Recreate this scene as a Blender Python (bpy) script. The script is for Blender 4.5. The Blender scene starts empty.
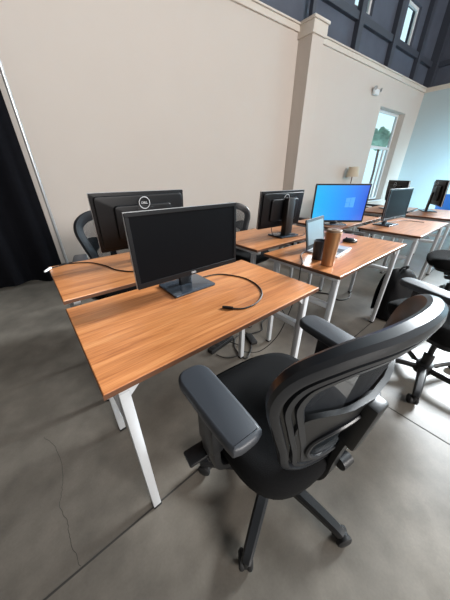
import bpy, bmesh, math, random
from mathutils import Vector, Matrix, Euler
PI = math.pi
random.seed(7)
scene = bpy.context.scene
COL = scene.collection
V = Vector

# ------------------------------------------------------------------ helpers
def mesh_from(bm, name, mat, smooth=True, angle=35):
    me = bpy.data.meshes.new(name)
    bmesh.ops.recalc_face_normals(bm, faces=bm.faces[:])
    bm.to_mesh(me); bm.free()
    if mat: me.materials.append(mat)
    if smooth:
        for p in me.polygons: p.use_smooth = True
        me.set_sharp_from_angle(angle=math.radians(angle))
    return me

def obj(name, bm, mat, parent=None, label=None, smooth=True, angle=35, subsurf=0):
    o = bpy.data.objects.new(name, mesh_from(bm, name, mat, smooth, angle))
    COL.objects.link(o)
    if parent is not None: o.parent = parent
    if label: o['label'] = label
    if subsurf:
        m = o.modifiers.new('sub', 'SUBSURF'); m.levels = subsurf; m.render_levels = subsurf
    return o

def tag(o, label, cat, group=None):
    o['label'] = label; o['category'] = cat
    if group: o['group'] = group
    return o

def thing(name, label, cat, loc=(0, 0, 0), rz=0.0, group=None):
    o = bpy.data.objects.new(name, None); COL.objects.link(o)
    o.empty_display_size = 0.1
    o.location = loc; o.rotation_euler = (0, 0, rz)
    return tag(o, label, cat, group)

def struct(name, bm, mat, parent=None, smooth=False):
    o = obj(name, bm, mat, parent, smooth=smooth)
    if parent is None: o['kind'] = 'structure'
    return o

def BM(): return bmesh.new()

def merge(bm, src, M=None):
    if M is not None: bmesh.ops.transform(src, matrix=M, verts=src.verts[:])
    me = bpy.data.meshes.new('tmp'); src.to_mesh(me); src.free()
    bm.from_mesh(me); bpy.data.meshes.remove(me)

def box(bm, lo, hi, bev=0.0, seg=2, M=None):
    t = bmesh.new()
    bmesh.ops.create_cube(t, size=1.0)
    lo, hi = V(lo), V(hi)
    for v in t.verts:
        v.co = V([lo[i] + (hi[i]-lo[i])*(v.co[i]+0.5) for i in range(3)])
    if bev: bmesh.ops.bevel(t, geom=t.edges[:], offset=bev, segments=seg, profile=0.5, affect='EDGES')
    merge(bm, t, M)
    return bm

def catmull(pts, n=8, closed=False):
    P = [V(p) for p in pts]; N = len(P); out = []
    rng = range(N) if closed else range(N-1)
    for i in rng:
        if closed: a, b, c, d = P[(i-1) % N], P[i], P[(i+1) % N], P[(i+2) % N]
        else: a, b, c, d = P[max(i-1, 0)], P[i], P[i+1], P[min(i+2, N-1)]
        for k in range(n):
            t = k/n
            out.append(0.5*((2*b)+(c-a)*t+(2*a-5*b+4*c-d)*t*t+(3*b-a-3*c+d)*t**3))
    if not closed: out.append(P[-1].copy())
    return out

def tube(bm, pts, r, n=8, closed=False, caps=True, rf=None):
    """round tube along pts; rf(i/len) scales the radius"""
    pts = [V(p) for p in pts]; N = len(pts); rings = []
    up = None
    for i, p in enumerate(pts):
        if closed: t = pts[(i+1) % N]-pts[i-1]
        else: t = pts[min(i+1, N-1)]-pts[max(i-1, 0)]
        t.normalize()
        if up is None:
            up = V((0, 0, 1)) if abs(t.z) < .9 else V((1, 0, 0))
        a = (up - t*up.dot(t)).normalized(); b = t.cross(a); up = a
        rr = r*(rf(i/max(N-1, 1)) if rf else 1)
        rings.append([bm.verts.new(p + a*math.cos(2*PI*k/n)*rr + b*math.sin(2*PI*k/n)*rr) for k in range(n)])
    for i in range(N if closed else N-1):
        A, B = rings[i], rings[(i+1) % N]
        for k in range(n):
            bm.faces.new((A[k], A[(k+1) % n], B[(k+1) % n], B[k]))
    if caps and not closed:
        bm.faces.new(rings[0][::-1]); bm.faces.new(rings[-1])
    return bm

def sweep(bm, pts, frames, prof, closed=True):
    """prof: list of (a,b); frames: list of (A,B) unit vectors per point"""
    rings = []
    for p, (A, B) in zip(pts, frames):
        rings.append([bm.verts.new(p + A*a + B*b) for a, b in prof])
    N, n = len(pts), len(prof)
    for i in range(N if closed else N-1):
        P, Q = rings[i], rings[(i+1) % N]
        for k in range(n):
            bm.faces.new((P[k], P[(k+1) % n], Q[(k+1) % n], Q[k]))
    if not closed:
        bm.faces.new(rings[0][::-1]); bm.faces.new(rings[-1])
    return bm

def lathe(bm, prof, n=24, M=None):
    t = bmesh.new(); rings = []
    for r, z in prof:
        if r < 1e-6: rings.append([t.verts.new((0, 0, z))])
        else: rings.append([t.verts.new((r*math.cos(2*PI*k/n), r*math.sin(2*PI*k/n), z)) for k in range(n)])
    for A, B in zip(rings, rings[1:]):
        for k in range(n):
            k2 = (k+1) % n
            if len(A) == 1 and len(B) == 1: continue
            if len(A) == 1: t.faces.new((A[0], B[k2], B[k]))
            elif len(B) == 1: t.faces.new((A[k], A[k2], B[0]))
            else: t.faces.new((A[k], A[k2], B[k2], B[k]))
    merge(bm, t, M)
    return bm

def extrude_poly(bm, pts, h, axis='z', M=None, bev=0.0):
    """pts: 2D outline in xy, extruded 0..h in z"""
    t = bmesh.new()
    lo = [t.verts.new((x, y, 0)) for x, y in pts]; hi = [t.verts.new((x, y, h)) for x, y in pts]
    n = len(pts)
    t.faces.new(lo[::-1]); t.faces.new(hi)
    for i in range(n): t.faces.new((lo[i], lo[(i+1) % n], hi[(i+1) % n], hi[i]))
    bmesh.ops.recalc_face_normals(t, faces=t.faces[:])
    if bev:
        ed = [e for e in t.edges if abs(e.verts[0].co.z-e.verts[1].co.z) < 1e-6]
        bmesh.ops.bevel(t, geom=ed, offset=bev, segments=3, profile=.5, affect='EDGES')
    merge(bm, t, M)
    return bm

def rrect(w, h, r, n=6, cx=0, cy=0):
    out = []
    for (sx, sy, a0) in ((1, 1, 0), (-1, 1, 90), (-1, -1, 180), (1, -1, 270)):
        for k in range(n+1):
            a = math.radians(a0+90*k/n)
            out.append((cx+sx*(w/2-r)+r*math.cos(a), cy+sy*(h/2-r)+r*math.sin(a)))
    return out

def text_bm(s, size, depth=0.0004):
    cu = bpy.data.curves.new('t', 'FONT'); cu.body = s; cu.size = size
    cu.align_x = 'CENTER'; cu.align_y = 'CENTER'; cu.extrude = depth; cu.offset = size*.02
    o = bpy.data.objects.new('t', cu); COL.objects.link(o)
    dg = bpy.context.evaluated_depsgraph_get()
    me = bpy.data.meshes.new_from_object(o.evaluated_get(dg))
    bm = bmesh.new(); bm.from_mesh(me)
    bpy.data.objects.remove(o); bpy.data.meshes.remove(me); bpy.data.curves.remove(cu)
    return bm

def RX(d): return Matrix.Rotation(math.radians(d), 4, 'X')
def RY(d): return Matrix.Rotation(math.radians(d), 4, 'Y')
def RZ(d): return Matrix.Rotation(math.radians(d), 4, 'Z')
def T(x, y, z): return Matrix.Translation((x, y, z))

# ------------------------------------------------------------------ materials
def srgb(r, g, b):
    f = lambda c: (c/255/12.92) if c/255 <= .04045 else ((c/255+.055)/1.055)**2.4
    return (f(r), f(g), f(b), 1)

def new_mat(name):
    m = bpy.data.materials.new(name); m.use_nodes = True
    nt = m.node_tree; b = nt.nodes['Principled BSDF']
    return m, nt, b

def setin(b, **k):
    for n, v in k.items():
        n = n.replace('_', ' ')
        if n in b.inputs: b.inputs[n].default_value = v

def N(nt, t, **k):
    n = nt.nodes.new(t)
    for a, v in k.items(): setattr(n, a, v)
    return n

def plain(name, col, rough=.5, metal=0.0, spec=.5, noise=0.0, nscale=60, bump=0.0, coat=0.0):
    m, nt, b = new_mat(name)
    setin(b, Base_Color=col, Roughness=rough, Metallic=metal, Specular_IOR_Level=spec, Coat_Weight=coat)
    if noise or bump:
        tc = N(nt, 'ShaderNodeTexCoord'); no = N(nt, 'ShaderNodeTexNoise')
        no.inputs['Scale'].default_value = nscale; no.inputs['Detail'].default_value = 4
        nt.links.new(tc.outputs['Object'], no.inputs['Vector'])
        if noise:
            mx = N(nt, 'ShaderNodeMix', data_type='RGBA', blend_type='MULTIPLY')
            mx.inputs[0].default_value = 1
            mr = N(nt, 'ShaderNodeMapRange')
            mr.inputs[3].default_value = 1-noise; mr.inputs[4].default_value = 1+noise
            nt.links.new(no.outputs['Fac'], mr.inputs[0])
            mx.inputs[6].default_value = col
            nt.links.new(mr.outputs[0], mx.inputs[7])
            nt.links.new(mx.outputs[2], b.inputs['Base Color'])
        if bump:
            bp = N(nt, 'ShaderNodeBump'); bp.inputs['Strength'].default_value = bump; bp.inputs['Distance'].default_value = .002
            nt.links.new(no.outputs['Fac'], bp.inputs['Height']); nt.links.new(bp.outputs[0], b.inputs['Normal'])
    return m

def wood_mat():
    m, nt, b = new_mat('wood_laminate')
    tc = N(nt, 'ShaderNodeTexCoord'); oi = N(nt, 'ShaderNodeObjectInfo')
    mp = N(nt, 'ShaderNodeMapping'); mp.inputs['Scale'].default_value = (1.1, 16, 16)
    ad = N(nt, 'ShaderNodeVectorMath', operation='ADD')
    sc = N(nt, 'ShaderNodeVectorMath', operation='SCALE'); sc.inputs['Scale'].default_value = 1
    cb = N(nt, 'ShaderNodeCombineXYZ')
    mu = N(nt, 'ShaderNodeMath', operation='MULTIPLY'); mu.inputs[1].default_value = 13.0
    nt.links.new(oi.outputs['Random'], mu.inputs[0])
    nt.links.new(mu.outputs[0], cb.inputs[0]); nt.links.new(mu.outputs[0], cb.inputs[1])
    nt.links.new(tc.outputs['Object'], ad.inputs[0]); nt.links.new(cb.outputs[0], ad.inputs[1])
    nt.links.new(ad.outputs[0], mp.inputs['Vector'])
    n1 = N(nt, 'ShaderNodeTexNoise'); n1.inputs['Scale'].default_value = 2.2; n1.inputs['Detail'].default_value = 6
    n1.inputs['Roughness'].default_value = .65; n1.inputs['Distortion'].default_value = .6
    nt.links.new(mp.outputs[0], n1.inputs['Vector'])
    mp2 = N(nt, 'ShaderNodeMapping'); mp2.inputs['Scale'].default_value = (3, 150, 150)
    nt.links.new(ad.outputs[0], mp2.inputs['Vector'])
    n2 = N(nt, 'ShaderNodeTexNoise'); n2.inputs['Scale'].default_value = 1.5; n2.inputs['Detail'].default_value = 3
    nt.links.new(mp2.outputs[0], n2.inputs['Vector'])
    r1 = N(nt, 'ShaderNodeValToRGB'); e = r1.color_ramp.elements
    e[0].position = .25; e[0].color = srgb(138, 78, 43)
    e[1].position = .75; e[1].color = srgb(210, 147, 95)
    k = e.new(.42); k.color = srgb(180, 113, 65)
    k = e.new(.55); k.color = srgb(197, 129, 78)
    nt.links.new(n1.outputs['Fac'], r1.inputs[0])
    mx = N(nt, 'ShaderNodeMix', data_type='RGBA', blend_type='MULTIPLY'); mx.inputs[0].default_value = .5
    r2 = N(nt, 'ShaderNodeValToRGB'); r2.color_ramp.elements[0].position = .35; r2.color_ramp.elements[0].color = (.55, .5, .45, 1)
    r2.color_ramp.elements[1].position = .6
    nt.links.new(n2.outputs['Fac'], r2.inputs[0])
    nt.links.new(r1.outputs[0], mx.inputs[6]); nt.links.new(r2.outputs[0], mx.inputs[7])
    nt.links.new(mx.outputs[2], b.inputs['Base Color'])
    setin(b, Roughness=.32, Specular_IOR_Level=.62)
    bp = N(nt, 'ShaderNodeBump'); bp.inputs['Strength'].default_value = .08; bp.inputs['Distance'].default_value = .001
    nt.links.new(n2.outputs['Fac'], bp.inputs['Height']); nt.links.new(bp.outputs[0], b.inputs['Normal'])
    return m

def concrete_mat():
    m, nt, b = new_mat('polished_concrete')
    tc = N(nt, 'ShaderNodeTexCoord')
    n1 = N(nt, 'ShaderNodeTexNoise'); n1.inputs['Scale'].default_value = 1.7; n1.inputs['Detail'].default_value = 8; n1.inputs['Roughness'].default_value = .62
    n2 = N(nt, 'ShaderNodeTexNoise'); n2.inputs['Scale'].default_value = 9; n2.inputs['Detail'].default_value = 6
    n3 = N(nt, 'ShaderNodeTexNoise'); n3.inputs['Scale'].default_value = 120; n3.inputs['Detail'].default_value = 3
    for n in (n1, n2, n3): nt.links.new(tc.outputs['Object'], n.inputs['Vector'])
    r1 = N(nt, 'ShaderNodeValToRGB'); e = r1.color_ramp.elements
    e[0].position = .25; e[0].color = srgb(90, 85, 78)
    e[1].position = .78; e[1].color = srgb(132, 125, 115)
    nt.links.new(n1.outputs['Fac'], r1.inputs[0])
    mx = N(nt, 'ShaderNodeMix', data_type='RGBA', blend_type='OVERLAY'); mx.inputs[0].default_value = .15
    nt.links.new(r1.outputs[0], mx.inputs[6])
    r2 = N(nt, 'ShaderNodeValToRGB'); r2.color_ramp.elements[0].position = .3; r2.color_ramp.elements[1].position = .7
    nt.links.new(n2.outputs['Fac'], r2.inputs[0])
    nt.links.new(r2.outputs[0], mx.inputs[7])
    mx2 = N(nt, 'ShaderNodeMix', data_type='RGBA', blend_type='OVERLAY'); mx2.inputs[0].default_value = .12
    nt.links.new(mx.outputs[2], mx2.inputs[6]); nt.links.new(n3.outputs['Fac'], mx2.inputs[7])
    nt.links.new(mx2.outputs[2], b.inputs['Base Color'])
    mr = N(nt, 'ShaderNodeMapRange'); mr.inputs[3].default_value = .28; mr.inputs[4].default_value = .5
    nt.links.new(n2.outputs['Fac'], mr.inputs[0]); nt.links.new(mr.outputs[0], b.inputs['Roughness'])
    setin(b, Specular_IOR_Level=.5)
    return m

def mesh_fabric_mat():
    m, nt, b = new_mat('open_mesh_fabric')
    setin(b, Base_Color=srgb(26, 31, 38), Roughness=.6)
    tc = N(nt, 'ShaderNodeTexCoord')
    outs = []
    for ax in ('X', 'Z'):
        w = N(nt, 'ShaderNodeTexWave', wave_type='BANDS', bands_direction=ax); w.inputs['Scale'].default_value = 95
        nt.links.new(tc.outputs['Object'], w.inputs['Vector']); outs.append(w)
    mx = N(nt, 'ShaderNodeMath', operation='MAXIMUM')
    nt.links.new(outs[0].outputs['Fac'], mx.inputs[0]); nt.links.new(outs[1].outputs['Fac'], mx.inputs[1])
    mr = N(nt, 'ShaderNodeMapRange'); mr.inputs[1].default_value = .1; mr.inputs[2].default_value = .9; mr.inputs[3].default_value = .08; mr.inputs[4].default_value = .8
    nt.links.new(mx.outputs[0], mr.inputs[0])
    nt.links.new(mr.outputs[0], b.inputs['Alpha'])
    return m

def screen_mat():
    m, nt, b = new_mat('lit_desktop_screen')
    tc = N(nt, 'ShaderNodeTexCoord'); sp = N(nt, 'ShaderNodeSeparateXYZ')
    nt.links.new(tc.outputs['Generated'], sp.inputs[0])
    r = N(nt, 'ShaderNodeValToRGB'); e = r.color_ramp.elements
    e[0].position = 0; e[0].color = srgb(20, 178, 236)
    e[1].position = 1; e[1].color = srgb(34, 92, 214)
    k = e.new(.45); k.color = srgb(14, 150, 240)
    k = e.new(.72); k.color = srgb(24, 128, 238)
    nt.links.new(sp.outputs[0], r.inputs[0])
    setin(b, Base_Color=(0.01, .01, .012, 1), Roughness=.25)
    nt.links.new(r.outputs[0], b.inputs['Emission Color']); b.inputs['Emission Strength'].default_value = 1.0
    return m

def emit(name, col, s=1.0):
    m, nt, b = new_mat(name)
    setin(b, Base_Color=(.02, .02, .02, 1), Roughness=.3, Emission_Color=col, Emission_Strength=s)
    return m

def glass_mat():
    m, nt, b = new_mat('window_glass')
    tr = N(nt, 'ShaderNodeBsdfTransparent'); tr.inputs['Color'].default_value = (.90, .98, 1, 1)
    gl = N(nt, 'ShaderNodeBsdfGlossy'); gl.inputs['Roughness'].default_value = .03
    mx = N(nt, 'ShaderNodeMixShader')
    mx.inputs[0].default_value = .06; nt.links.new(tr.outputs[0], mx.inputs[1]); nt.links.new(gl.outputs[0], mx.inputs[2])
    nt.links.new(mx.outputs[0], nt.nodes['Material Output'].inputs['Surface'])
    return m

M = dict(
    wood=wood_mat(), concrete=concrete_mat(), meshf=mesh_fabric_mat(), screen=screen_mat(), glass=glass_mat(),
    edge=plain('dark_edge_band', srgb(92, 58, 38), .5),
    white=plain('white_powder_coat', srgb(190, 193, 196), .38, noise=.03),
    plastic=plain('black_plastic', srgb(23, 24, 26), .38, bump=.12, nscale=500),
    pad=plain('armrest_pad', srgb(52, 55, 60), .42, bump=.1, nscale=700),
    rail=plain('satin_frame_plastic', srgb(34, 36, 40), .33),
    fabric=plain('black_seat_fabric', srgb(19, 19, 20), .95, spec=.15, noise=.35, nscale=300, bump=.4),
    nylon=plain('black_nylon', srgb(12, 12, 14), .75, spec=.2, noise=.3, nscale=80, bump=.3),
    rubber=plain('black_rubber', srgb(17, 17, 18), .65),
    mon=plain('monitor_shell', srgb(11, 12, 15), .42, spec=.25, bump=.05, nscale=600),
    screen_off=plain('dark_screen', srgb(7, 8, 11), .5, spec=.06),
    base=plain('glossy_stand_base', srgb(84, 94, 106), .14, .6),
    silver=plain('silver_trim', srgb(186, 188, 190), .3, .6),
    logo=plain('pale_logo', srgb(190, 194, 198), .4),
    paint=plain('wall_paint', srgb(204, 195, 187), .8, spec=.2, noise=.02, nscale=2.5, bump=.06),
    paint_daylit=plain('daylight_tinted_paint', srgb(186, 202, 207), .8, spec=.2, noise=.02, nscale=2.5),  # blue cast of daylight mixed into the far wall's colour
    trimp=plain('trim_paint', srgb(212, 204, 194), .55),
    taupe=plain('pilaster_side_paint', srgb(176, 160, 147), .75, spec=.2),
    navy=plain('dark_upper_cladding', srgb(80, 86, 100), .7, noise=.25, nscale=3, bump=.2),
    girt=plain('dark_steel', srgb(62, 67, 78), .5),
    curtain=plain('black_curtain', srgb(20, 21, 27), .9, spec=.2, noise=.25, nscale=20),
    frame=plain('window_frame_white', srgb(225, 230, 232), .45),
    copper=plain('copper_metal', srgb(158, 116, 80), .4, .7, noise=.06, nscale=40),
    clear=plain('frosted_lid', srgb(122, 100, 80), .45),
    mug=plain('dark_mug', srgb(38, 42, 50), .35),
    lapscreen=emit('laptop_display', srgb(122, 132, 138), .75),
    lapbody=plain('laptop_silver', srgb(168, 172, 176), .35, .4),
    keys=plain('dark_keys', srgb(40, 42, 46), .5),
    cable=plain('black_cable', srgb(18, 17, 17), .5),
    beige=plain('beige_shade', srgb(200, 186, 164), .8),
    blue=plain('bright_blue_plastic', srgb(40, 150, 235), .45),
    winlogo=emit('pale_logo_glow', srgb(58, 160, 244), 1.0),
    leaf=plain('foliage_green', srgb(160, 200, 180), .8, noise=.3, nscale=4),
    joint=plain('joint_filler', srgb(60, 57, 54), .8),
)

# ------------------------------------------------------------------ room
WY0, WK = 3.95, -0.068                 # back wall: y = 3.95 - 0.068 x
WA = math.atan(WK)
WM = Matrix.Translation((0, WY0, 0)) @ Matrix.Rotation(WA, 4, 'Z')   # local x runs along the wall, local y into it
cosA = math.cos(WA)
def wx(x): return x/cosA
XC = wx(10.49)                          # corner with the far wall

bm = BM(); box(bm, (-4.5, -7, -.12), (11.2, 4.8, 0))
floor = struct('floor', bm, M['concrete'])

def wall_with_holes(bm, x0, x1, z0, z1, holes, th, M_):
    xs = sorted({x0, x1, *[h[0] for h in holes], *[h[1] for h in holes]})
    for a, b in zip(xs, xs[1:]):
        hs = sorted([h for h in holes if h[0] <= a and h[1] >= b], key=lambda h: h[2])
        z = z0
        for h in hs:
            if h[2] > z: box(bm, (a, 0, z), (b, th, h[2]), M=M_)
            z = h[3]
        if z < z1: box(bm, (a, 0, z), (b, th, z1), M=M_)

WIN = (wx(8.08), wx(9.62), .48, 2.80)
CL1 = (wx(6.22), wx(6.9), 4.14, 5.0)
CL2 = (wx(8.32), wx(9.0), 4.07, 4.80)
bm = BM(); wall_with_holes(bm, -5.0, XC+.0, 0, 3.40, [WIN], .26, WM)
struct('wall_back', bm, M['paint'])
bm = BM(); wall_with_holes(bm, -5.0, XC+.0, 3.40, 7.0, [CL1, CL2], .2, WM @ T(0, .06, 0))
struct('wall_back_upper', bm, M['navy'])
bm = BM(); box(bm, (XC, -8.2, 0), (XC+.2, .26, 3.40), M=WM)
struct('wall_right', bm, M['paint_daylit'])
bm = BM(); box(bm, (XC+.06, -1.6, 3.40), (XC+.26, .26, 7.0), M=WM)
struct('wall_right_upper', bm, M['navy'])

# cap trim on both walls
bm = BM()
box(bm, (-5, -.035, 3.385), (XC, .06, 3.465), .006, M=WM)
box(bm, (-5, -.06, 3.465), (XC, .12, 3.49), .006, M=WM)
struct('trim_1', bm, M['trimp'])
bm = BM()
box(bm, (XC-.035, -8.2, 3.385), (XC+.06, .0, 3.465), .006, M=WM)
box(bm, (XC-.06, -8.2, 3.465), (XC+.12, .0, 3.49), .006, M=WM)
struct('trim_2', bm, M['trimp'])
bm = BM(); box(bm, (-5, -.014, 0), (XC, 0, .1), .003, M=WM)
struct('baseboard_back', bm, M['rubber'])
bm = BM(); box(bm, (XC-.014, -8.2, 0), (XC, 0, .1), .003, M=WM)
struct('baseboard_right', bm, M['rubber'])

# pilaster
px0, px1, pd = wx(4.66), wx(4.66)+.32, .30
bm = BM(); box(bm, (px0, -pd, 0), (px1, .0, 3.30), .004, M=WM)
pil = struct('pilaster', bm, M['paint'])
bm = BM()
box(bm, (px0-.03, -pd-.03, 3.30), (px1+.03, -.0, 3.46), .006, M=WM)
box(bm, (px0-.055, -pd-.055, 3.46), (px1+.045, -.0, 3.50), .006, M=WM)
obj('capital', bm, M['trimp'], pil)
bm = BM(); box(bm, (px0+.12, -.14, 3.5), (px0+.2, -.06, 7.0), .004, M=WM)
struct('column_upper', bm, M['girt'])

# girts and studs on the dark upper wall
bm = BM(); box(bm, (px1+.2, -.02, 3.93), (XC, .06, 4.05), .005, M=WM); struct('beam_back', bm, M['girt'])
bm = BM(); box(bm, (XC-.02, -1.6, 3.93), (XC+.06, 0, 4.05), .005, M=WM); struct('beam_right', bm, M['girt'])
for i, x in enumerate((6.35, 7.85, 9.35)):
    bm = BM(); box(bm, (x, -.05, 3.49), (x+.16, .06, 7), .005, M=WM); struct('stud_upper_%d' % (i+1), bm, M['girt'])
bm = BM(); box(bm, (XC-.14, -.14, 3.49), (XC+.06, .06, 7), .005, M=WM); struct('column_corner', bm, M['girt'])

# windows
def window(name, w, parts, depth=.17, bars=True):
    x0, x1, z0, z1 = w
    f = .055
    bm = BM()
    y0, y1 = depth, depth+.05
    box(bm, (x0, y0, z0), (x0+f, y1, z1), .004, M=WM); box(bm, (x1-f, y0, z0), (x1, y1, z1), .004, M=WM)
    box(bm, (x0+f, y0, z0), (x1-f, y1, z0+f), .004, M=WM); box(bm, (x0+f, y0, z1-f), (x1-f, y1, z1), .004, M=WM)
    o = struct(name, bm, M['frame'])
    for k, (a, b, c, d) in enumerate(parts):
        bm = BM(); box(bm, (a, y0, c), (b, y1, d), .004, M=WM); obj('glazing_bar', bm, M['frame'], o)
    bm = BM(); box(bm, (x0+f, y0+.02, z0+f), (x1-f, y0+.026, z1-f), M=WM); obj('pane', bm, M['glass'], o)
    return o
wx0, wx1, wz0, wz1 = WIN
window('window_1', WIN, [(wx0+.055, wx1-.055, 1.90, 1.97), (wx1-.34, wx1-.29, wz0+.05, 1.90)])
window('window_2', CL1, [], .12)
window('window_3', CL2, [], .12)
bm = BM(); box(bm, (wx0-.04, -.05, wz0-.04), (wx1+.04, .17, wz0), .005, M=WM); struct('trim_3', bm, M['frame'])

# ground and a tree beyond the window
bm = BM(); box(bm, (5, 4.81, -.2), (40, 30, -.1)); struct('ground_outside', bm, M['frame'])
tr = thing('tree', 'pale green tree seen outside through the tall window', 'tree', (16.6, 6.5, 0))
bm = BM(); tube(bm, [(0, 0, -.1), (.05, 0, 1.4), (0, .05, 2.8)], .06); obj('trunk', bm, M['edge'], tr)
bm = BM()
for i in range(14):
    t = bmesh.new(); bmesh.ops.create_icosphere(t, subdivisions=2, radius=.2+.14*random.random())
    for v in t.verts: v.co *= 1+.18*random.uniform(-1, 1)
    merge(bm, t, T(random.uniform(-.5, .5), random.uniform(-.4, .4), 2.95+random.uniform(-.3, .35)))
obj('foliage', bm, M['leaf'], tr, smooth=False)

# floor joints (sawn lines, a hair above the slab)
bm = BM()
box(bm, (-4.4, .528, .0), (11, .535, .0008))
box(bm, (1.335, -4.9, .0), (1.342, .50, .0008))
box(bm, (1.30, 1.9, .0), (1.307, 3.8, .0008))
obj('floor_joint', bm, M['joint'], floor, smooth=False)
# hairline crack in the slab
bm = BM()
cr = catmull([(-.271, 1.18, .0002), (-.225, 1.044, .0002), (-.226, .887, .0002), (-.25, .789, .0002), (-.234, .705, .0002), (-.237, .641, .0002), (-.22, .54, .0002)], 8)
for p in cr: p.x += random.uniform(-.003, .003)
tube(bm, cr, .0007, 4)
obj('floor_crack', bm, M['joint'], floor)

# ------------------------------------------------------------------ curtain on its pole
bm = BM()
n = 90; rows = 14; x0c, x1c = -3.2, .195
for j in range(rows+1):
    pass
grid = []
for j in range(rows+1):
    z = .015+3.0*j/rows; row = []
    for i in range(n+1):
        u = i/n; x = x0c+(x1c-x0c)*u
        a = .055*(1-.35*j/rows)
        y = 3.60+.01*math.sin(3*u) + a*math.sin(u*64+.6*math.sin(u*9)) + .02*math.sin(u*21+1)
        y -= .11*(x-.2)*.7
        z2 = z+(.02*math.sin(u*31) if j == 0 else 0)
        row.append(bm.verts.new((x, y, max(z2, .006))))
    grid.append(row)
for j in range(rows):
    for i in range(n):
        bm.faces.new((grid[j][i], grid[j][i+1], grid[j+1][i+1], grid[j+1][i]))
bmesh.ops.solidify(bm, geom=bm.faces[:], thickness=.006)
cur = thing('curtain', 'long black curtain hanging in folds to the floor by the back wall', 'curtain', (0, 0, 0))
obj('drape', bm, M['curtain'], cur)
pole = thing('curtain_stand', 'thin silver upright pole at the edge of the black curtain', 'stand', (.255, 3.60, 0))
bm = BM(); tube(bm, [(0, 0, .012), (0, 0, 3.1)], .017, 12); obj('upright', bm, M['silver'], pole)
bm = BM(); box(bm, (-.045, -.045, 0), (.2, .045, .012), .004); obj('base_plate', bm, M['rubber'], pole)

# ------------------------------------------------------------------ wall fittings
em = thing('emergency_light', 'small white twin-head emergency light high on the back wall above the window', 'light', WM @ V((wx(7.58), -.012, 3.0)), WA)
bm = BM(); box(bm, (-.11, -.07, -.055), (.11, -.0, .055), .012); obj('housing', bm, M['frame'], em)
for s in (-1, 1):
    bm = BM(); lathe(bm, [(0, 0), (.03, 0), (.055, .05), (.055, .07), (.045, .07), (.04, .055), (0, .055)], 16, T(s*.13, -.05, .055) @ RX(100) @ RY(s*25) @ Matrix.Scale(.75, 4))
    obj('lamp_head', bm, M['silver'], em)
fl = thing('floor_lamp', 'slim floor lamp with a small beige shade against the wall beyond the blue screen', 'lamp', (7.05, 3.25, 0))
bm = BM(); lathe(bm, [(0, 0), (.13, 0), (.13, .02), (.02, .035), (0, .035)], 24); obj('base', bm, M['edge'], fl)
bm = BM(); tube(bm, [(0, 0, .03), (0, 0, 1.2)], .012, 8); obj('pole', bm, M['edge'], fl)
bm = BM(); lathe(bm, [(.15, 1.17), (.12, 1.40), (.115, 1.40), (.145, 1.17), (.15, 1.17)], 24); obj('lamp_shade', bm, M['beige'], fl)

# ------------------------------------------------------------------ desks
DD = .548
def make_desk(label, x0, y0, W, flip=False):
    """flip: sitter's side faces the back wall"""
    t = thing('desk', label, 'desk', (x0+W/2, y0+DD/2, 0), PI if flip else 0, 'wood-topped white-legged desks in two rows')
    w, d = W/2, DD/2
    bm = BM(); box(bm, (-w, -d, .72), (w, d, .74), .0025); top = obj('tabletop', bm, M['wood'], t, smooth=False)
    bm = BM()
    e = .0015
    for lo, hi in (((-w-e, -d-e, .7215), (w+e, -d+e, .7375)), ((-w-e, d-e, .7215), (w+e, d+e, .7375)), ((-w-e, -d+e, .7215), (-w+e, d-e, .7375)), ((w-e, -d+e, .7215), (w+e, d-e, .7375))):
        box(bm, lo, hi)
    obj('edge_band', bm, M['edge'], top, 'darker brown edging strip', smooth=False)
    yf, yr, lx, s = -d+.037, -d+.467, w-.05, .0155
    for sx in (-1, 1):
        for y in (yf, yr):
            bm = BM(); box(bm, (sx*lx-s, y-s, .012), (sx*lx+s, y+s, .69), .003)
            if y == yf:   # gusset under the top
                extrude_poly(bm, [(0, 0), (.035, 0), (0, -.035)], .006, M=T(sx*lx-sx*s, y-.003, .69) @ Matrix.Scale(-sx, 4, (1, 0, 0)) @ RX(90) @ T(0, 0, -.006))
            lg = obj('leg', bm, M['white'], t)
            bm = BM(); box(bm, (sx*lx-s-.001, y-s-.001, 0), (sx*lx+s+.001, y+s+.001, .013), .002); obj('foot_cap', bm, M['rubber'], lg)
        bm = BM(); box(bm, (sx*lx-.015, yf+s, .505), (sx*lx+.015, yr-s, .535), .003); obj('crossbar', bm, M['white'], t)
        bm = BM(); box(bm, (sx*lx-.0155, -d+.0215, .69), (sx*lx+.0155, d-.0215, .72), .003); obj('end_rail', bm, M['white'], t)
    for y in (yf+.13, yr-.05):
        bm = BM(); box(bm, (-lx+.0155, y-.015, .69), (lx-.0155, y+.015, .72), .003); obj('long_rail', bm, M['white'], t)
    return t

YF, YR = .4997, 1.131
make_desk('nearest wood-topped desk with white legs, holding the black monitor that faces the camera', .0174, YF, .985)
make_desk('wood-topped desk holding the open laptop and the copper tumbler', 1.215, YF, 1.062)
make_desk('front-row desk just beyond the laptop desk, a black monitor at its left end', 2.655, YF, 1.05)
make_desk('farthest front-row wood-topped desk, with a monitor turned away in front of the pale far wall', 4.03, YF, 1.05)
make_desk('wood-topped desk by the black curtain, holding the monitor with a round logo on its back', .0196, YR, .985, True)
make_desk('wood-topped desk along the wall side holding the monitor turned away beside the pilaster', 1.235, YR, 1.0, True)
make_desk('wood-topped desk behind the laptop desk, holding the monitor with the bright blue screen', 2.42, YR, 1.1, True)
make_desk('pale wood-topped desk nearest the tall window in the rear row', 3.98, YR, 1.05, True)

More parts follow.
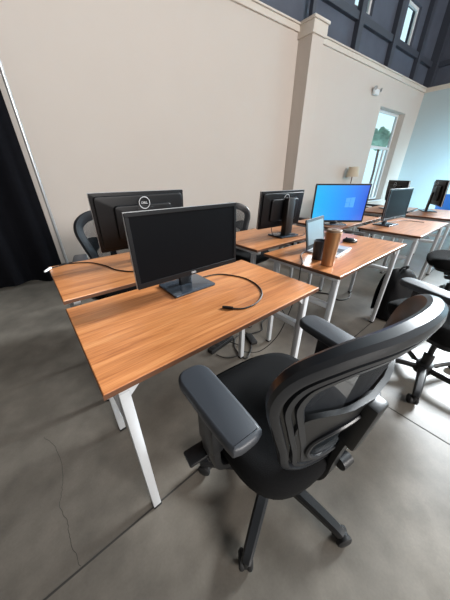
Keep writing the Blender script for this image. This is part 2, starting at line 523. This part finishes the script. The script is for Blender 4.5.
# ------------------------------------------------------------------ monitors
def make_monitor(label, loc, rz, W=.515, H=.312, zb=.09, tilt=-4, screen='off', base='base', colw=.066, basew=.225, cold=.024, cen_y=0.0):
    """local: base centre at origin on the desk, screen faces -y"""
    t = thing('monitor', label, 'monitor', loc, rz, 'black computer monitors on the desks')
    P = T(0, -.045+cen_y, zb+H/2) @ RX(tilt)
    bm = BM(); extrude_poly(bm, rrect(W, H, .006), .016, M=P @ RX(90) @ T(0, 0, -.008), bev=.002)
    # back bulge
    extrude_poly(bm, rrect(W-.03, H-.03, .02), .014, M=P @ T(0, .008, 0) @ RX(90) @ T(0, 0, -.014), bev=.006)
    extrude_poly(bm, rrect(W*.62, H*.6, .02), .02, M=P @ T(0, .022, 0) @ RX(90) @ T(0, 0, -.02), bev=.008)
    sh = obj('shell', bm, M['mon'], t)
    # bezel ring with silver outer lip
    bm = BM()
    b = .014; b2 = .022
    for lo, hi in (((-W/2, -.0125, -H/2), (W/2, -.008, -H/2+b2)), ((-W/2, -.0125, H/2-b), (W/2, -.008, H/2)),
                   ((-W/2, -.0125, -H/2+b2), (-W/2+b, -.008, H/2-b)), ((W/2-b, -.0125, -H/2+b2), (W/2, -.008, H/2-b))):
        box(bm, lo, hi, .001, 1, M=P)
    obj('bezel', bm, M['mon'], t)
    bm = BM()
    for lo, hi in (((-W/2-.0015, -.006, H/2-.001), (W/2+.0015, .002, H/2+.0015)), ((-W/2-.0015, -.006, -H/2), (-W/2+.0005, .002, H/2)), ((W/2-.0005, -.006, -H/2), (W/2+.0015, .002, H/2))):
        box(bm, lo, hi, M=P)
    obj('trim_strip', bm, M['silver'], t, 'thin silver edge trim', smooth=False)
    bm = BM(); box(bm, (-W/2+b, -.0102, -H/2+b2), (W/2-b, -.008, H/2-b), M=P)
    sc = obj('screen', bm, M['screen_off'] if screen == 'off' else M['screen'], t, None if screen == 'off' else 'screen lit bright blue', smooth=False)
    if screen == 'on':
        bm = BM()
        for i in (0, 1):
            for j in (0, 1):
                x, z = .055+i*.047, -.035+j*.047
                t2 = bmesh.new(); vs = [t2.verts.new(P @ V((x+u*.043, -.0106, z+w*.043*(1+.08*(i+u))))) for u, w in ((0, 0), (1, 0), (1, 1), (0, 1))]
                t2.faces.new(vs); merge(bm, t2)
        obj('logo', bm, M['winlogo'], sc, 'pale four-pane window logo', smooth=False)
    # front badge
    bm = BM(); merge(bm, text_bm('DELL', .011), P @ T(0, -.0127, -H/2+.011) @ RX(90)); obj('badge', bm, M['logo'], t, smooth=False)
    # back ring logo and mount
    bm = BM()
    yb = .0435
    tube(bm, [P @ V((.031*math.cos(a), yb, H*.5-.055+.031*math.sin(a))) for a in [2*PI*k/32 for k in range(32)]], .0022, 6, closed=True)
    merge(bm, text_bm('DELL', .017, .0006), P @ T(0, yb, H*.5-.055) @ RZ(180) @ RX(90))
    obj('logo', bm, M['logo'], t, 'pale round logo on the back')
    # the raised plate behind the logo
    bm = BM(); extrude_poly(bm, rrect(.10, .12, .012), .006, M=P @ T(0, .040, .02) @ RX(90) @ T(0, 0, -.004), bev=.0015); obj('mount_plate', bm, M['mon'], t)
    # stand
    top = P @ V((0, .05, -.02))
    bm = BM(); box(bm, (-colw/2, .012+cen_y, .008), (colw/2, .012+cold+cen_y, top.z+.03+(.09 if cold > .03 else 0)), .006, 2); obj('column', bm, M['plastic'], t)
    bm = BM(); extrude_poly(bm, rrect(basew, .17, .008), .011, M=T(0, .01+cen_y*.3, 0), bev=.003); obj('stand_base', bm, M[base], t)
    return t

R = math.radians
make_monitor('black monitor with a dark screen on the nearest desk, facing the camera', (.52, .915, .74), R(1), H=.286, W=.52, zb=.083, tilt=-1)
make_monitor('black monitor showing its back and round logo on the desk by the curtain', (.558, 1.41, .74), R(180), H=.315, W=.55, zb=.085)
make_monitor('black monitor showing its back and tall stand, in front of the pilaster', (1.76, 1.32, .74), R(176), H=.295, W=.525, zb=.07, colw=.085, cold=.055)
make_monitor('black monitor with a bright blue lit screen', (2.62, 1.295, .74), R(-41), W=.555, H=.372, zb=.03, tilt=0, screen='on')
make_monitor('black dark-screened monitor on the desk just beyond the laptop desk', (3.02, .905, .74), R(-5), H=.29, W=.51, zb=.07, tilt=-2)
make_monitor('black monitor half hidden behind the dark-screened one beyond the laptop', (4.52, 1.40, .74), R(48), H=.3, W=.5, zb=.105)
make_monitor('black monitor with its back turned, alone on the farthest desk before the pale wall', (4.72, .93, .74), R(27), H=.33, W=.52, zb=.085, basew=.30)

# ------------------------------------------------------------------ office chairs
def back_y(u, z):                       # curved, reclined back surface (chair faces +y)
    return -.185 - .165*(z-.55) + 1.45*u*u

def make_chair(label, loc, rz, seat_h=0.0, arms=True):
    t = thing('office_chair', label, 'chair', loc, rz, 'black mesh-back office chairs')
    # seat cushion: stacked superellipse layers
    bm = BM(); rings = []; nn = 44
    for z, s, dz in ((.405, .80, 0), (.412, .92, 0), (.43, .985, 0), (.465, 1.0, 0), (.492, .985, 1), (.506, .93, 1), (.511, .80, 1), (.508, .5, 1)):
        ring = []
        for k in range(nn):
            a = 2*PI*k/nn; c, si = math.cos(a), math.sin(a)
            p = .58
            x = .245*s*math.copysign(abs(c)**p, c); y = .035+.245*s*math.copysign(abs(si)**p, si)
            zz = z
            if dz and y > .1: zz -= 1.1*(y-.1)**2
            if dz: zz += .10*x*x
            ring.append(bm.verts.new((x, y, zz)))
        rings.append(ring)
    for A, B in zip(rings, rings[1:]):
        for k in range(nn): bm.faces.new((A[k], A[(k+1) % nn], B[(k+1) % nn], B[k]))
    bm.faces.new(rings[0][::-1]); bm.faces.new(rings[-1])
    obj('seat', bm, M['fabric'], t, angle=60)
    # seat shell and mechanism
    bm = BM(); extrude_poly(bm, rrect(.40, .38, .08), .03, M=T(0, .01, .378), bev=.008); obj('seat_shell', bm, M['plastic'], t)
    bm = BM(); box(bm, (-.07, -.13, .315), (.07, .10, .38), .015); tube(bm, [(.06, .03, .345), (.16, .05, .345), (.25, .06, .35)], .008); tube(bm, [(-.06, .06, .345), (-.2, .08, .345)], .008)
    box(bm, (-.27, .05, .335), (-.19, .115, .352), .006)
    obj('seat_mechanism', bm, M['plastic'], t)
    # back frame ring
    outline = [(0, .525), (.10, .53), (.155, .565), (.182, .66), (.212, .76), (.234, .85), (.222, .925), (.165, .975), (.085, .998), (0, 1.006),
               (-.085, .998), (-.165, .975), (-.222, .925), (-.234, .85), (-.212, .76), (-.182, .66), (-.155, .565), (-.10, .53)]
    path = catmull([(u, back_y(u, z), z) for u, z in outline], 5, True)
    Np = len(path); fr = []
    for i, p in enumerate(path):
        tg = (path[(i+1) % Np]-path[i-1]).normalized()
        nrm = V((-2.9*p.x, 1, .165)).normalized()       # surface normal, forward
        A = tg.cross(nrm).normalized()
        if A.dot(V((p.x, 0, p.z-.77))) < 0: A = -A       # outward in the surface
        B = A.cross(tg).normalized()
        if B.dot(nrm) < 0: B = -B
        fr.append((A, B))
    prof = [(.006, .016), (.012, .009), (.013, -.008), (.008, -.017), (-.004, -.021), (-.010, -.0205), (-.0125, -.008), (-.0185, -.008), (-.021, -.019), (-.032, -.0185), (-.0345, -.006), (-.0405, -.006), (-.043, -.015), (-.056, -.012), (-.060, -.004), (-.058, .006), (-.025, .016)]
    bm = BM(); sweep(bm, path, fr, prof, True)
    obj('back_frame', bm, M['rail'], t, angle=24)
    # mesh panel
    bm = BM(); inner = [p-f[0]*.03 for p, f in zip(path, fr)]
    cen = V((0, back_y(0, .77), .77)); lay = []
    for s in (1, .75, .5, .25):
        row = []
        for p in inner:
            u, z = p.x*s, .77+(p.z-.77)*s
            row.append(bm.verts.new((u, back_y(u, z)+.004, z)))
        lay.append(row)
    c = bm.verts.new((0, back_y(0, .77)+.004, .77))
    for A, B in zip(lay, lay[1:]):
        for k in range(Np): bm.faces.new((A[k], A[(k+1) % Np], B[(k+1) % Np], B[k]))
    for k in range(Np): bm.faces.new((lay[-1][k], lay[-1][(k+1) % Np], c))
    obj('back_mesh', bm, M['meshf'], t)
    # lumbar yoke: plate filling the lower half of the frame, with a wide oval opening
    bm = BM(); n2 = 48; rows = []
    for off in (-.004, -.017):
        for s in (0, 1):
            row = []
            for k in range(n2):
                a = 2*PI*k/n2; c_, s_ = math.cos(a), math.sin(a)
                if s == 0:
                    q = .5; z = .668+.142*math.copysign(abs(s_)**q, s_)
                    u = (.150+.22*(z-.56)-(.05 if z < .56 else 0))*math.copysign(abs(c_)**q, c_)
                    if s_ > 0: z += .035*(u/.17)**2 - .02
                else:
                    q = .8; u = .128*math.copysign(abs(c_)**q, c_); z = .66+.076*math.copysign(abs(s_)**q, s_)
                row.append(bm.verts.new((u, back_y(u, z)+off, z)))
            rows.append(row)
    o1, i1, o2, i2 = rows
    for A, B in ((o1, i1), (i2, o2), (o2, o1), (i1, i2)):
        for k in range(n2): bm.faces.new((A[k], A[(k+1) % n2], B[(k+1) % n2], B[k]))
    lum = obj('lumbar_support', bm, M['plastic'], t, angle=60)
    bm = BM(); tube(bm, [(.134*math.copysign(abs(math.cos(a))**.8, math.cos(a)), back_y(.13*math.cos(a), .66+.081*math.sin(a))-.017, .66+.081*math.copysign(abs(math.sin(a))**.8, math.sin(a))) for a in [2*PI*k/40 for k in range(40)]], .006, 8, closed=True)
    obj('opening_rim', bm, M['rail'], lum)
    # spine bracket from under the seat up the back
    bm = BM()
    sp = catmull([(0, -.10, .35), (0, -.17, .358), (0, -.205, .42), (0, -.212, .52), (0, -.222, .62), (0, -.232, .70)], 5)
    sweep(bm, sp, [(V((1, 0, 0)), V((1, 0, 0)).cross((sp[min(i+1, len(sp)-1)]-sp[max(i-1, 0)]).normalized())) for i in range(len(sp))],
          [(-.022, -.007), (-.018, -.011), (.018, -.011), (.022, -.007), (.022, .008), (-.022, .008)], False)
    box(bm, (-.026, -.026, -.085), (.026, .02, .085), .008, 2, T(0, -.232, .70) @ RX(5))
    obj('back_bracket', bm, M['plastic'], t)
    bm = BM(); tube(bm, [(.02, -.222, .47), (.06, -.225, .47)], .02, 14); obj('knob', bm, M['plastic'], t)
    # arms
    if arms:
        for s in (-1, 1):
            bm = BM()
            pt = catmull([(s*.10, .03, .37), (s*.2, .03, .372), (s*.258, .03, .40), (s*.272, .03, .47), (s*.272, .025, .56)], 5)
            sweep(bm, pt, [(V((0, 1, 0)), V((0, 1, 0)).cross((pt[min(i+1, len(pt)-1)]-pt[max(i-1, 0)]).normalized())) for i in range(len(pt))],
                  [(-.04, -.010), (-.034, -.014), (.034, -.014), (.04, -.010), (.04, .010), (.034, .014), (-.034, .014), (-.04, .010)], False)
            box(bm, (s*.272-.021, -.018, .50), (s*.272+.021, .072, .672), .010)
            ar = obj('armrest', bm, M['plastic'], t)
            bm = BM()
            pd_ = [(-.036, -.145), (-.047, -.12), (-.052, .05), (-.050, .105), (-.032, .132), (0, .138), (.032, .132), (.050, .105), (.052, .05), (.047, -.12), (.036, -.145), (0, -.15)]
            pts = [(p.x, p.y) for p in catmull([(a, b, 0) for a, b in pd_], 3, True)]
            extrude_poly(bm, pts, .034, M=T(s*.262, .022, .668) @ RZ(s*-3), bev=.011)
            obj('arm_pad', bm, M['pad'], ar, 'dark grey padded arm top')
        bm = BM(); box(bm, (-.335, .065, .345), (-.245, .125, .362), .006, M=None); tube(bm, [(-.26, .095, .354), (-.1, .07, .355)], .009); obj('lever', bm, M['plastic'], t)
    # column
    bm = BM(); lathe(bm, [(0, .06), (.03, .06), (.03, .2), (.026, .2), (.026, .205), (.016, .205), (.016, .33), (0, .33)], 20); obj('gas_column', bm, M['plastic'], t)
    bm = BM(); lathe(bm, [(0, .052), (.05, .052), (.052, .075), (.046, .118), (.034, .125), (0, .125)], 24); obj('hub', bm, M['plastic'], t)
    for k in range(5):
        a = R(CH_SPIN + 72*k)
        d = V((math.cos(a), math.sin(a), 0)); sd = V((-math.sin(a), math.cos(a), 0))
        bm = BM()
        pt = catmull([d*.035+V((0, 0, .092)), d*.13+V((0, 0, .096)), d*.22+V((0, 0, .088)), d*.285+V((0, 0, .078)), d*.31+V((0, 0, .068))], 4)
        frs = []; 
        rings_prof = []
        for i, p in enumerate(pt):
            tg = (pt[min(i+1, len(pt)-1)]-pt[max(i-1, 0)]).normalized()
            f = 1-.35*i/(len(pt)-1)
            frs.append((sd*f, sd.cross(tg).normalized()*(1 if sd.cross(tg).z > 0 else -1)*f))
        sweep(bm, pt, frs, [(-.026, -.018), (.026, -.018), (.026, .004), (.016, .018), (-.016, .018), (-.026, .004)], False)
        lg = obj('leg', bm, M['plastic'], t)
        bm = BM()
        ca = a + R(55+37*k)
        cd = V((math.cos(ca), math.sin(ca), 0)); cs = V((-math.sin(ca), math.cos(ca), 0))
        o = d*.305
        Mx = Matrix(((cs.x, cd.x, 0, o.x), (cs.y, cd.y, 0, o.y), (0, 0, 1, 0), (0, 0, 0, 1)))
        for s in (-1, 1):
            lathe(bm, [(0, -.0105), (.02, -.0105), (.027, -.007), (.0295, -.001), (.0285, .007), (.022, .0115), (0, .012)] if s > 0 else
                  [(0, -.012), (.022, -.0115), (.0285, -.007), (.0295, .001), (.027, .007), (.02, .0105), (0, .0105)], 20, Mx @ T(s*.0135, .014, .0297) @ RY(90))
        lathe(bm, [(0, -.008), (.025, -.008), (.025, .008), (0, .008)], 16, Mx @ T(0, .014, .0315) @ RY(90))
        tube(bm, [o+V((0, 0, .04)), o+V((0, 0, .078))], .011, 10)
        obj('caster', bm, M['rubber'], lg)
    return t

CH_SPIN = 284
FIRST = make_chair('black mesh-back office chair pulled up to the nearest desk, seen from behind', (.503, .298, 0), R(-6))
def copy_tree(o, parent=None):
    c = o.copy(); COL.objects.link(c)
    if parent is not None: c.parent = parent; c.matrix_parent_inverse = o.matrix_parent_inverse
    for ch in list(o.children): copy_tree(ch, c)
    return c
UPPER = ('seat', 'seat_shell', 'seat_mechanism', 'back_frame', 'back_mesh', 'lumbar_support', 'back_bracket', 'knob', 'armrest', 'lever')
def chair_at(label, x, y, rz, dz=0, drop=()):
    """a copy of the first chair; dz lowers its seat on the gas column"""
    c = copy_tree(FIRST); c.location = (x, y, 0); c.rotation_euler = (0, 0, R(rz)); c['label'] = label
    for ch in list(c.children):
        nm = ch.name.split('.')[0]
        if nm in drop:
            for g in list(ch.children): bpy.data.objects.remove(g)
            bpy.data.objects.remove(ch)
        elif nm in UPPER: ch.location.z += dz
    return c
chair_at('black office chair at the laptop desk, partly cut off by the edge of the photo', 1.77, .05, -24)
chair_at('armless black chair with only its seat in view, by the desk beyond the laptop', 3.31, .22, 15, -.02, drop=('armrest', 'lever', 'back_frame', 'back_mesh', 'lumbar_support', 'back_bracket', 'knob'))
chair_at('black mesh-back chair facing the desk by the curtain, behind the monitor with the round logo', .49, 1.98, 172, -.04)
chair_at('black mesh-back chair between the nearest monitor and the monitor by the pilaster', 1.93, 1.97, 184, -.08)
chair_at('black chair hidden behind the blue-screened monitor', 3.02, 2.08, 180, -.06)
chair_at('black mesh-back chair at the pale desk nearest the window', 5.50, 2.10, 176, -.03)

# ------------------------------------------------------------------ things on the laptop desk
lp = thing('laptop', 'open silver laptop with a dark-rimmed screen on the desk with the tumbler', 'laptop', (1.61, .895, .74), R(8))
bm = BM(); extrude_poly(bm, rrect(.30, .21, .012), .014, M=T(0, -.105, 0), bev=.003); obj('deck', bm, M['lapbody'], lp)
bm = BM()
for r_ in range(5):
    for c_ in range(13):
        x = -.128+c_*.0205; y = -.03-r_*.0195
        box(bm, (x-.0085, y-.0085, .0142), (x+.0085, y+.0085, .0155))
kb = obj('keyboard', bm, M['keys'], lp, 'dark keys', smooth=False)
bm = BM(); box(bm, (-.05, -.195, .014), (.05, -.14, .0146)); obj('touchpad', bm, M['keys'], lp, smooth=False)
LM = T(0, -.002, .012) @ RX(-12)
bm = BM(); extrude_poly(bm, rrect(.30, .205, .01), .008, M=LM @ T(0, 0, .1025) @ RX(90) @ T(0, 0, -.004), bev=.002); lid = obj('lid', bm, M['mon'], lp)
bm = BM(); box(bm, (-.128, -.0048, .03), (.128, -.004, .185), M=LM); obj('screen', bm, M['lapscreen'], lid, 'lit pale grey display', smooth=False)

tb = thing('tumbler', 'tall copper metal tumbler with a clear lid at the front of the laptop desk', 'tumbler', (1.335, .645, .74))
bm = BM(); lathe(bm, [(0, 0), (.033, 0), (.036, .004), (.037, .06), (.0425, .185), (.043, .196), (.0415, .198), (.0, .198)], 40); obj('body', bm, M['copper'], tb)
bm = BM(); lathe(bm, [(0, .196), (.041, .196), (.042, .207), (.038, .211), (.016, .211), (.014, .214), (0, .214)], 32); obj('lid', bm, M['clear'], tb, 'pale translucent lid')
mg = thing('mug', 'dark mug half hidden behind the copper tumbler', 'mug', (1.40, .745, .74), R(60))
bm = BM(); lathe(bm, [(0, 0), (.036, 0), (.039, .004), (.042, .115), (.042, .12), (.039, .12), (.036, .01), (0, .008)], 28); obj('cup', bm, M['mug'], mg)
bm = BM(); tube(bm, catmull([(.040, 0, .095), (.066, 0, .098), (.075, 0, .065), (.063, 0, .03), (.039, 0, .028)], 5), .006, 8); obj('handle', bm, M['mug'], mg)
ms = thing('computer_mouse', 'black computer mouse lying beside the open laptop', 'mouse', (1.985, .815, .74), R(25))
bm = BM(); lathe(bm, [(0, 0), (.028, 0), (.032, .008), (.029, .02), (.018, .03), (0, .034)], 24, Matrix.Diagonal((1, 1.75, 1, 1))); obj('body', bm, M['plastic'], ms)
bm = BM(); tube(bm, [(-.004, .028, .028), (.004, .028, .028)], .008, 12); obj('scroll_wheel', bm, M['rubber'], ms)

# ------------------------------------------------------------------ cables
def cable(name, label, pts, r=.003, cat='cable', plug=None, group=None):
    bm = BM(); tube(bm, catmull(pts, 7), r, 7)
    if plug is None:
        return tag(obj(name, bm, M['cable']), label, cat, group)
    t = thing(name, label, cat, (0, 0, 0), 0, group)
    obj('cord', bm, M['cable'], t)
    for (a, b, m_) in plug:
        bm = BM(); tube(bm, [a, V(a)+(V(b)-V(a))*.7, b], r*2.1, 8, rf=lambda u: 1 if u < .9 else .75); obj('plug', bm, M[m_], t)
    return t
Z = .7435
cable('cable', 'black cable looping over the nearest desk beside the monitor stand', [(.64, .96, Z), (.70, .95, Z), (.753, .914, Z), (.80, .81, Z), (.785, .70, Z), (.731, .622, Z), (.649, .581, Z), (.581, .583, Z), (.545, .61, Z)], .0032,
      plug=[((.545, .61, .7455), (.517, .645, .7455), 'cable')])
cable('cable', 'black cable with a pale plug crossing the desk by the curtain', [(.03, 1.628, Z+.003), (.08, 1.652, Z), (.13, 1.657, Z), (.229, 1.599, Z), (.286, 1.483, Z), (.32, 1.36, Z), (.40, 1.27, Z), (.52, 1.30, Z)], .003,
      plug=[((.03, 1.628, Z+.004), (-.004, 1.585, Z+.001), 'frame')])
cable('cable', 'black cable trailing over the desk just beyond the laptop desk', [(3.12, .96, Z), (3.25, .93, Z), (3.415, .89, Z), (3.50, .80, Z), (3.49, .68, Z)])
cable('cable', 'black cable drooping over the left edge of the laptop desk', [(1.47, .88, Z), (1.38, .86, Z), (1.30, .80, Z), (1.235, .75, Z), (1.205, .74, .735), (1.198, .735, .62), (1.195, .76, .42), (1.14, .80, .2), (1.08, .9, .03), (1.0, 1.0, .005)])
cable('cable', 'black cable looped from the tall stand of the monitor by the pilaster', [(1.70, 1.40, .85), (1.65, 1.36, .80), (1.62, 1.30, .755), (1.68, 1.24, Z), (1.80, 1.20, Z), (1.9, 1.19, Z), (1.98, 1.24, Z)])
cable('cable', 'black cable hanging in a loop below the gap between the two nearest front desks', [(1.02, .80, .69), (1.06, .76, .52), (1.10, .70, .42), (1.16, .66, .40), (1.20, .68, .47), (1.21, .72, .58), (1.16, .78, .66), (1.06, .84, .69)], .003)
cable('cable', 'black power cord curling on the floor below the nearest desk', [(1.15, 1.05, .012), (1.06, .97, .006), (.96, .93, .006), (.99, 1.08, .006), (1.10, 1.17, .006), (1.22, 1.12, .006), (1.33, 1.10, .006), (1.42, 1.18, .006), (1.6, 1.22, .006)], .005)
cable('cable', 'thin black cord on the floor running off the power strip', [(.99, 1.14, .02), (1.03, 1.05, .006), (.95, .99, .006), (.86, 1.02, .006), (.82, 1.1, .006)], .004)
cable('cable', 'black cord on the floor beyond the desk with the laptop', [(1.9, 1.3, .006), (2.05, 1.2, .006), (2.3, 1.25, .006), (2.45, 1.1, .006), (2.4, .95, .006), (2.55, .9, .006), (2.8, 1.0, .006)], .006)
ps = thing('power_strip', 'black power strip on the floor below the nearest desk', 'power strip', (.92, 1.165, 0), R(8))
bm = BM(); box(bm, (-.13, -.026, 0), (.13, .026, .036), .006); obj('body', bm, M['rubber'], ps)
for k in range(4):
    bm = BM(); box(bm, (-.10+k*.055, -.016, .0355), (-.065+k*.055, .016, .0375), .002); obj('socket', bm, M['plastic'], ps)
bm = BM(); box(bm, (.095, -.012, .036), (.12, .012, .042), .003); obj('switch', bm, M['keys'], ps)
pa = thing('power_adapter', 'black power brick on the floor right of the power strip', 'power adapter', (1.155, 1.06, 0), R(70))
bm = BM(); box(bm, (-.062, -.03, 0), (.062, .03, .032), .009, 3); obj('brick', bm, M['rubber'], pa)
bm = BM(); tube(bm, [(.06, 0, .016), (.085, 0, .015), (.10, 0, .010)], .006); obj('cord_stub', bm, M['cable'], pa)

# ------------------------------------------------------------------ backpack on the floor
bp = thing('backpack', 'black fabric backpack slumped on the floor beside the laptop desk', 'bag', (2.47, .47, 0), R(-15))
bm = BM(); rings = []
nn = 40
for z, sx, sy, oy in ((.0, .80, .80, 0), (.012, .95, .95, 0), (.08, 1.02, 1.05, 0), (.18, 1.0, 1.0, .0), (.28, 1.0, .95, .01), (.38, .98, .82, .02), (.44, .88, .66, .03), (.475, .6, .4, .035), (.48, .25, .12, .035)):
    ring = []
    for k in range(nn):
        a = 2*PI*k/nn; c, s = math.cos(a), math.sin(a); p = .7
        w = 1+.05*math.sin(5*a+z*20)+.03*math.sin(9*a-z*33)
        ring.append(bm.verts.new((.165*sx*w*math.copysign(abs(c)**p, c), oy+.11*sy*w*math.copysign(abs(s)**p, s), z+.012*math.sin(3*a)*(z > .1))))
    rings.append(ring)
for A, B in zip(rings, rings[1:]):
    for k in range(nn): bm.faces.new((A[k], A[(k+1) % nn], B[(k+1) % nn], B[k]))
bm.faces.new(rings[0][::-1]); bm.faces.new(rings[-1])
obj('body', bm, M['nylon'], bp, angle=80, subsurf=1)
bm = BM(); extrude_poly(bm, rrect(.2, .2, .05), .04, M=T(0, -.105, .14) @ RX(90) @ T(0, 0, -.01), bev=.02); obj('pocket', bm, M['nylon'], bp)
bm = BM(); tube(bm, catmull([(-.05, .03, .465), (-.04, .02, .50), (0, .01, .51), (.04, .02, .50), (.05, .03, .465)], 5), .009, 8); obj('carry_handle', bm, M['nylon'], bp)
for s in (-1, 1):
    bm = BM(); pt = catmull([(s*.07, .11, .42), (s*.08, .125, .34), (s*.09, .13, .2), (s*.10, .115, .06)], 5)
    sweep(bm, pt, [(V((1, 0, 0)), V((0, .8, .6))) for _ in pt], [(-.03, -.006), (.03, -.006), (.03, .006), (-.03, .006)], False)
    obj('strap', bm, M['nylon'], bp)

# ------------------------------------------------------------------ blue chair at the right edge
bc = thing('plastic_chair', 'bright blue moulded chair at the right edge beyond the farthest desk', 'chair', (6.95, 1.0, 0), R(110))
bm = BM()
gr = []
for j in range(13):
    v = j/12
    row = []
    for i in range(11):
        u = (i/10-.5)*2
        if v < .5: y = .22-.44*(v/.5); z = .45+.03*u*u-.015*math.sin(PI*v/.5)
        else:
            q = (v-.5)/.5; y = -.22-.09*q+.03*u*u; z = .45+.40*q
        wdt = .23*(1-.12*max(0, v-.8)/.2)
        row.append(bm.verts.new((u*wdt, y, z)))
    gr.append(row)
for j in range(12):
    for i in range(10): bm.faces.new((gr[j][i], gr[j][i+1], gr[j+1][i+1], gr[j+1][i]))
bmesh.ops.solidify(bm, geom=bm.faces[:], thickness=.012)
obj('seat_shell', bm, M['blue'], bc, angle=60)
for sx in (-1, 1):
    for sy in (-1, 1):
        bm = BM(); tube(bm, [(sx*.16, sy*.15, .45), (sx*.21, sy*.21, 0)], .012, 10); obj('leg', bm, M['silver'], bc, 'metal leg')

# ------------------------------------------------------------------ light
w = bpy.data.worlds.new('World'); scene.world = w; w.use_nodes = True
nt = w.node_tree; bg = nt.nodes['Background']
tc = N(nt, 'ShaderNodeTexCoord')
dt = N(nt, 'ShaderNodeVectorMath', operation='DOT_PRODUCT'); dt.inputs[1].default_value = (.86, .05, .20)
nt.links.new(tc.outputs['Generated'], dt.inputs[0])
rp = N(nt, 'ShaderNodeValToRGB'); e = rp.color_ramp.elements
e[0].position = 0; e[0].color = (.10, .096, .09, 1)
e[1].position = 1; e[1].color = (1.15, 1.4, 1.5, 1)
k = e.new(.45); k.color = (.165, .16, .154, 1)
k = e.new(.72); k.color = (.36, .40, .43, 1)
mr = N(nt, 'ShaderNodeMapRange'); mr.inputs[1].default_value = -1; mr.inputs[2].default_value = 1
nt.links.new(dt.outputs['Value'], mr.inputs[0]); nt.links.new(mr.outputs[0], rp.inputs[0])
nt.links.new(rp.outputs[0], bg.inputs['Color']); bg.inputs['Strength'].default_value = 1.0

def area(name, loc, target, sx, sy, power, col, spread=180):
    l = bpy.data.lights.new(name, 'AREA'); l.shape = 'RECTANGLE'; l.size = sx; l.size_y = sy; l.energy = power; l.color = col; l.spread = R(spread)
    o = bpy.data.objects.new(name, l); COL.objects.link(o); o.location = loc
    o.rotation_euler = (V(target)-V(loc)).to_track_quat('-Z', 'Y').to_euler()
    return o
# soft sun over the open far end, then two added fill lights
sl = bpy.data.lights.new('high_daylight', 'SUN'); sl.energy = 8.0; sl.angle = R(16); sl.color = (.90, .96, 1)
so = bpy.data.objects.new('high_daylight', sl); COL.objects.link(so); so.location = (14, .3, 7)
so.rotation_euler = (-V((.90, -.075, .43))).to_track_quat('-Z', 'Y').to_euler()
area('far_wall_cool_fill', (7.2, -3.4, 2.6), (10.4, -.5, .6), 1.6, 1.6, 330, (.50, .82, 1), 62)  # added cool fill aimed at the far wall, no window behind it
area('back_wall_fill', (1.6, -8.5, 3.8), (2.0, 3.6, 1.7), 5, 2, 1040, (1, .955, .92))  # added warm fill out of view, brightens the back wall

# ------------------------------------------------------------------ camera
cam = bpy.data.cameras.new('camera'); co = bpy.data.objects.new('camera', cam); COL.objects.link(co)
scene.camera = co
cam.sensor_fit = 'VERTICAL'; cam.sensor_height = 24.0; cam.lens = 232.42/600*24.0
cam.clip_start = .02; cam.clip_end = 200
pitch, yaw = R(28.387), R(50.54)
F = V((math.cos(yaw)*math.cos(pitch), math.sin(yaw)*math.cos(pitch), -math.sin(pitch)))
co.location = (0, 0, 1.2245)
co.rotation_euler = F.to_track_quat('-Z', 'Y').to_euler()

scene.view_settings.view_transform = 'Standard'
scene.view_settings.look = 'None'
scene.view_settings.gamma = 1.0
scene.view_settings.exposure = 0.16
scene.view_settings.use_curve_mapping = False
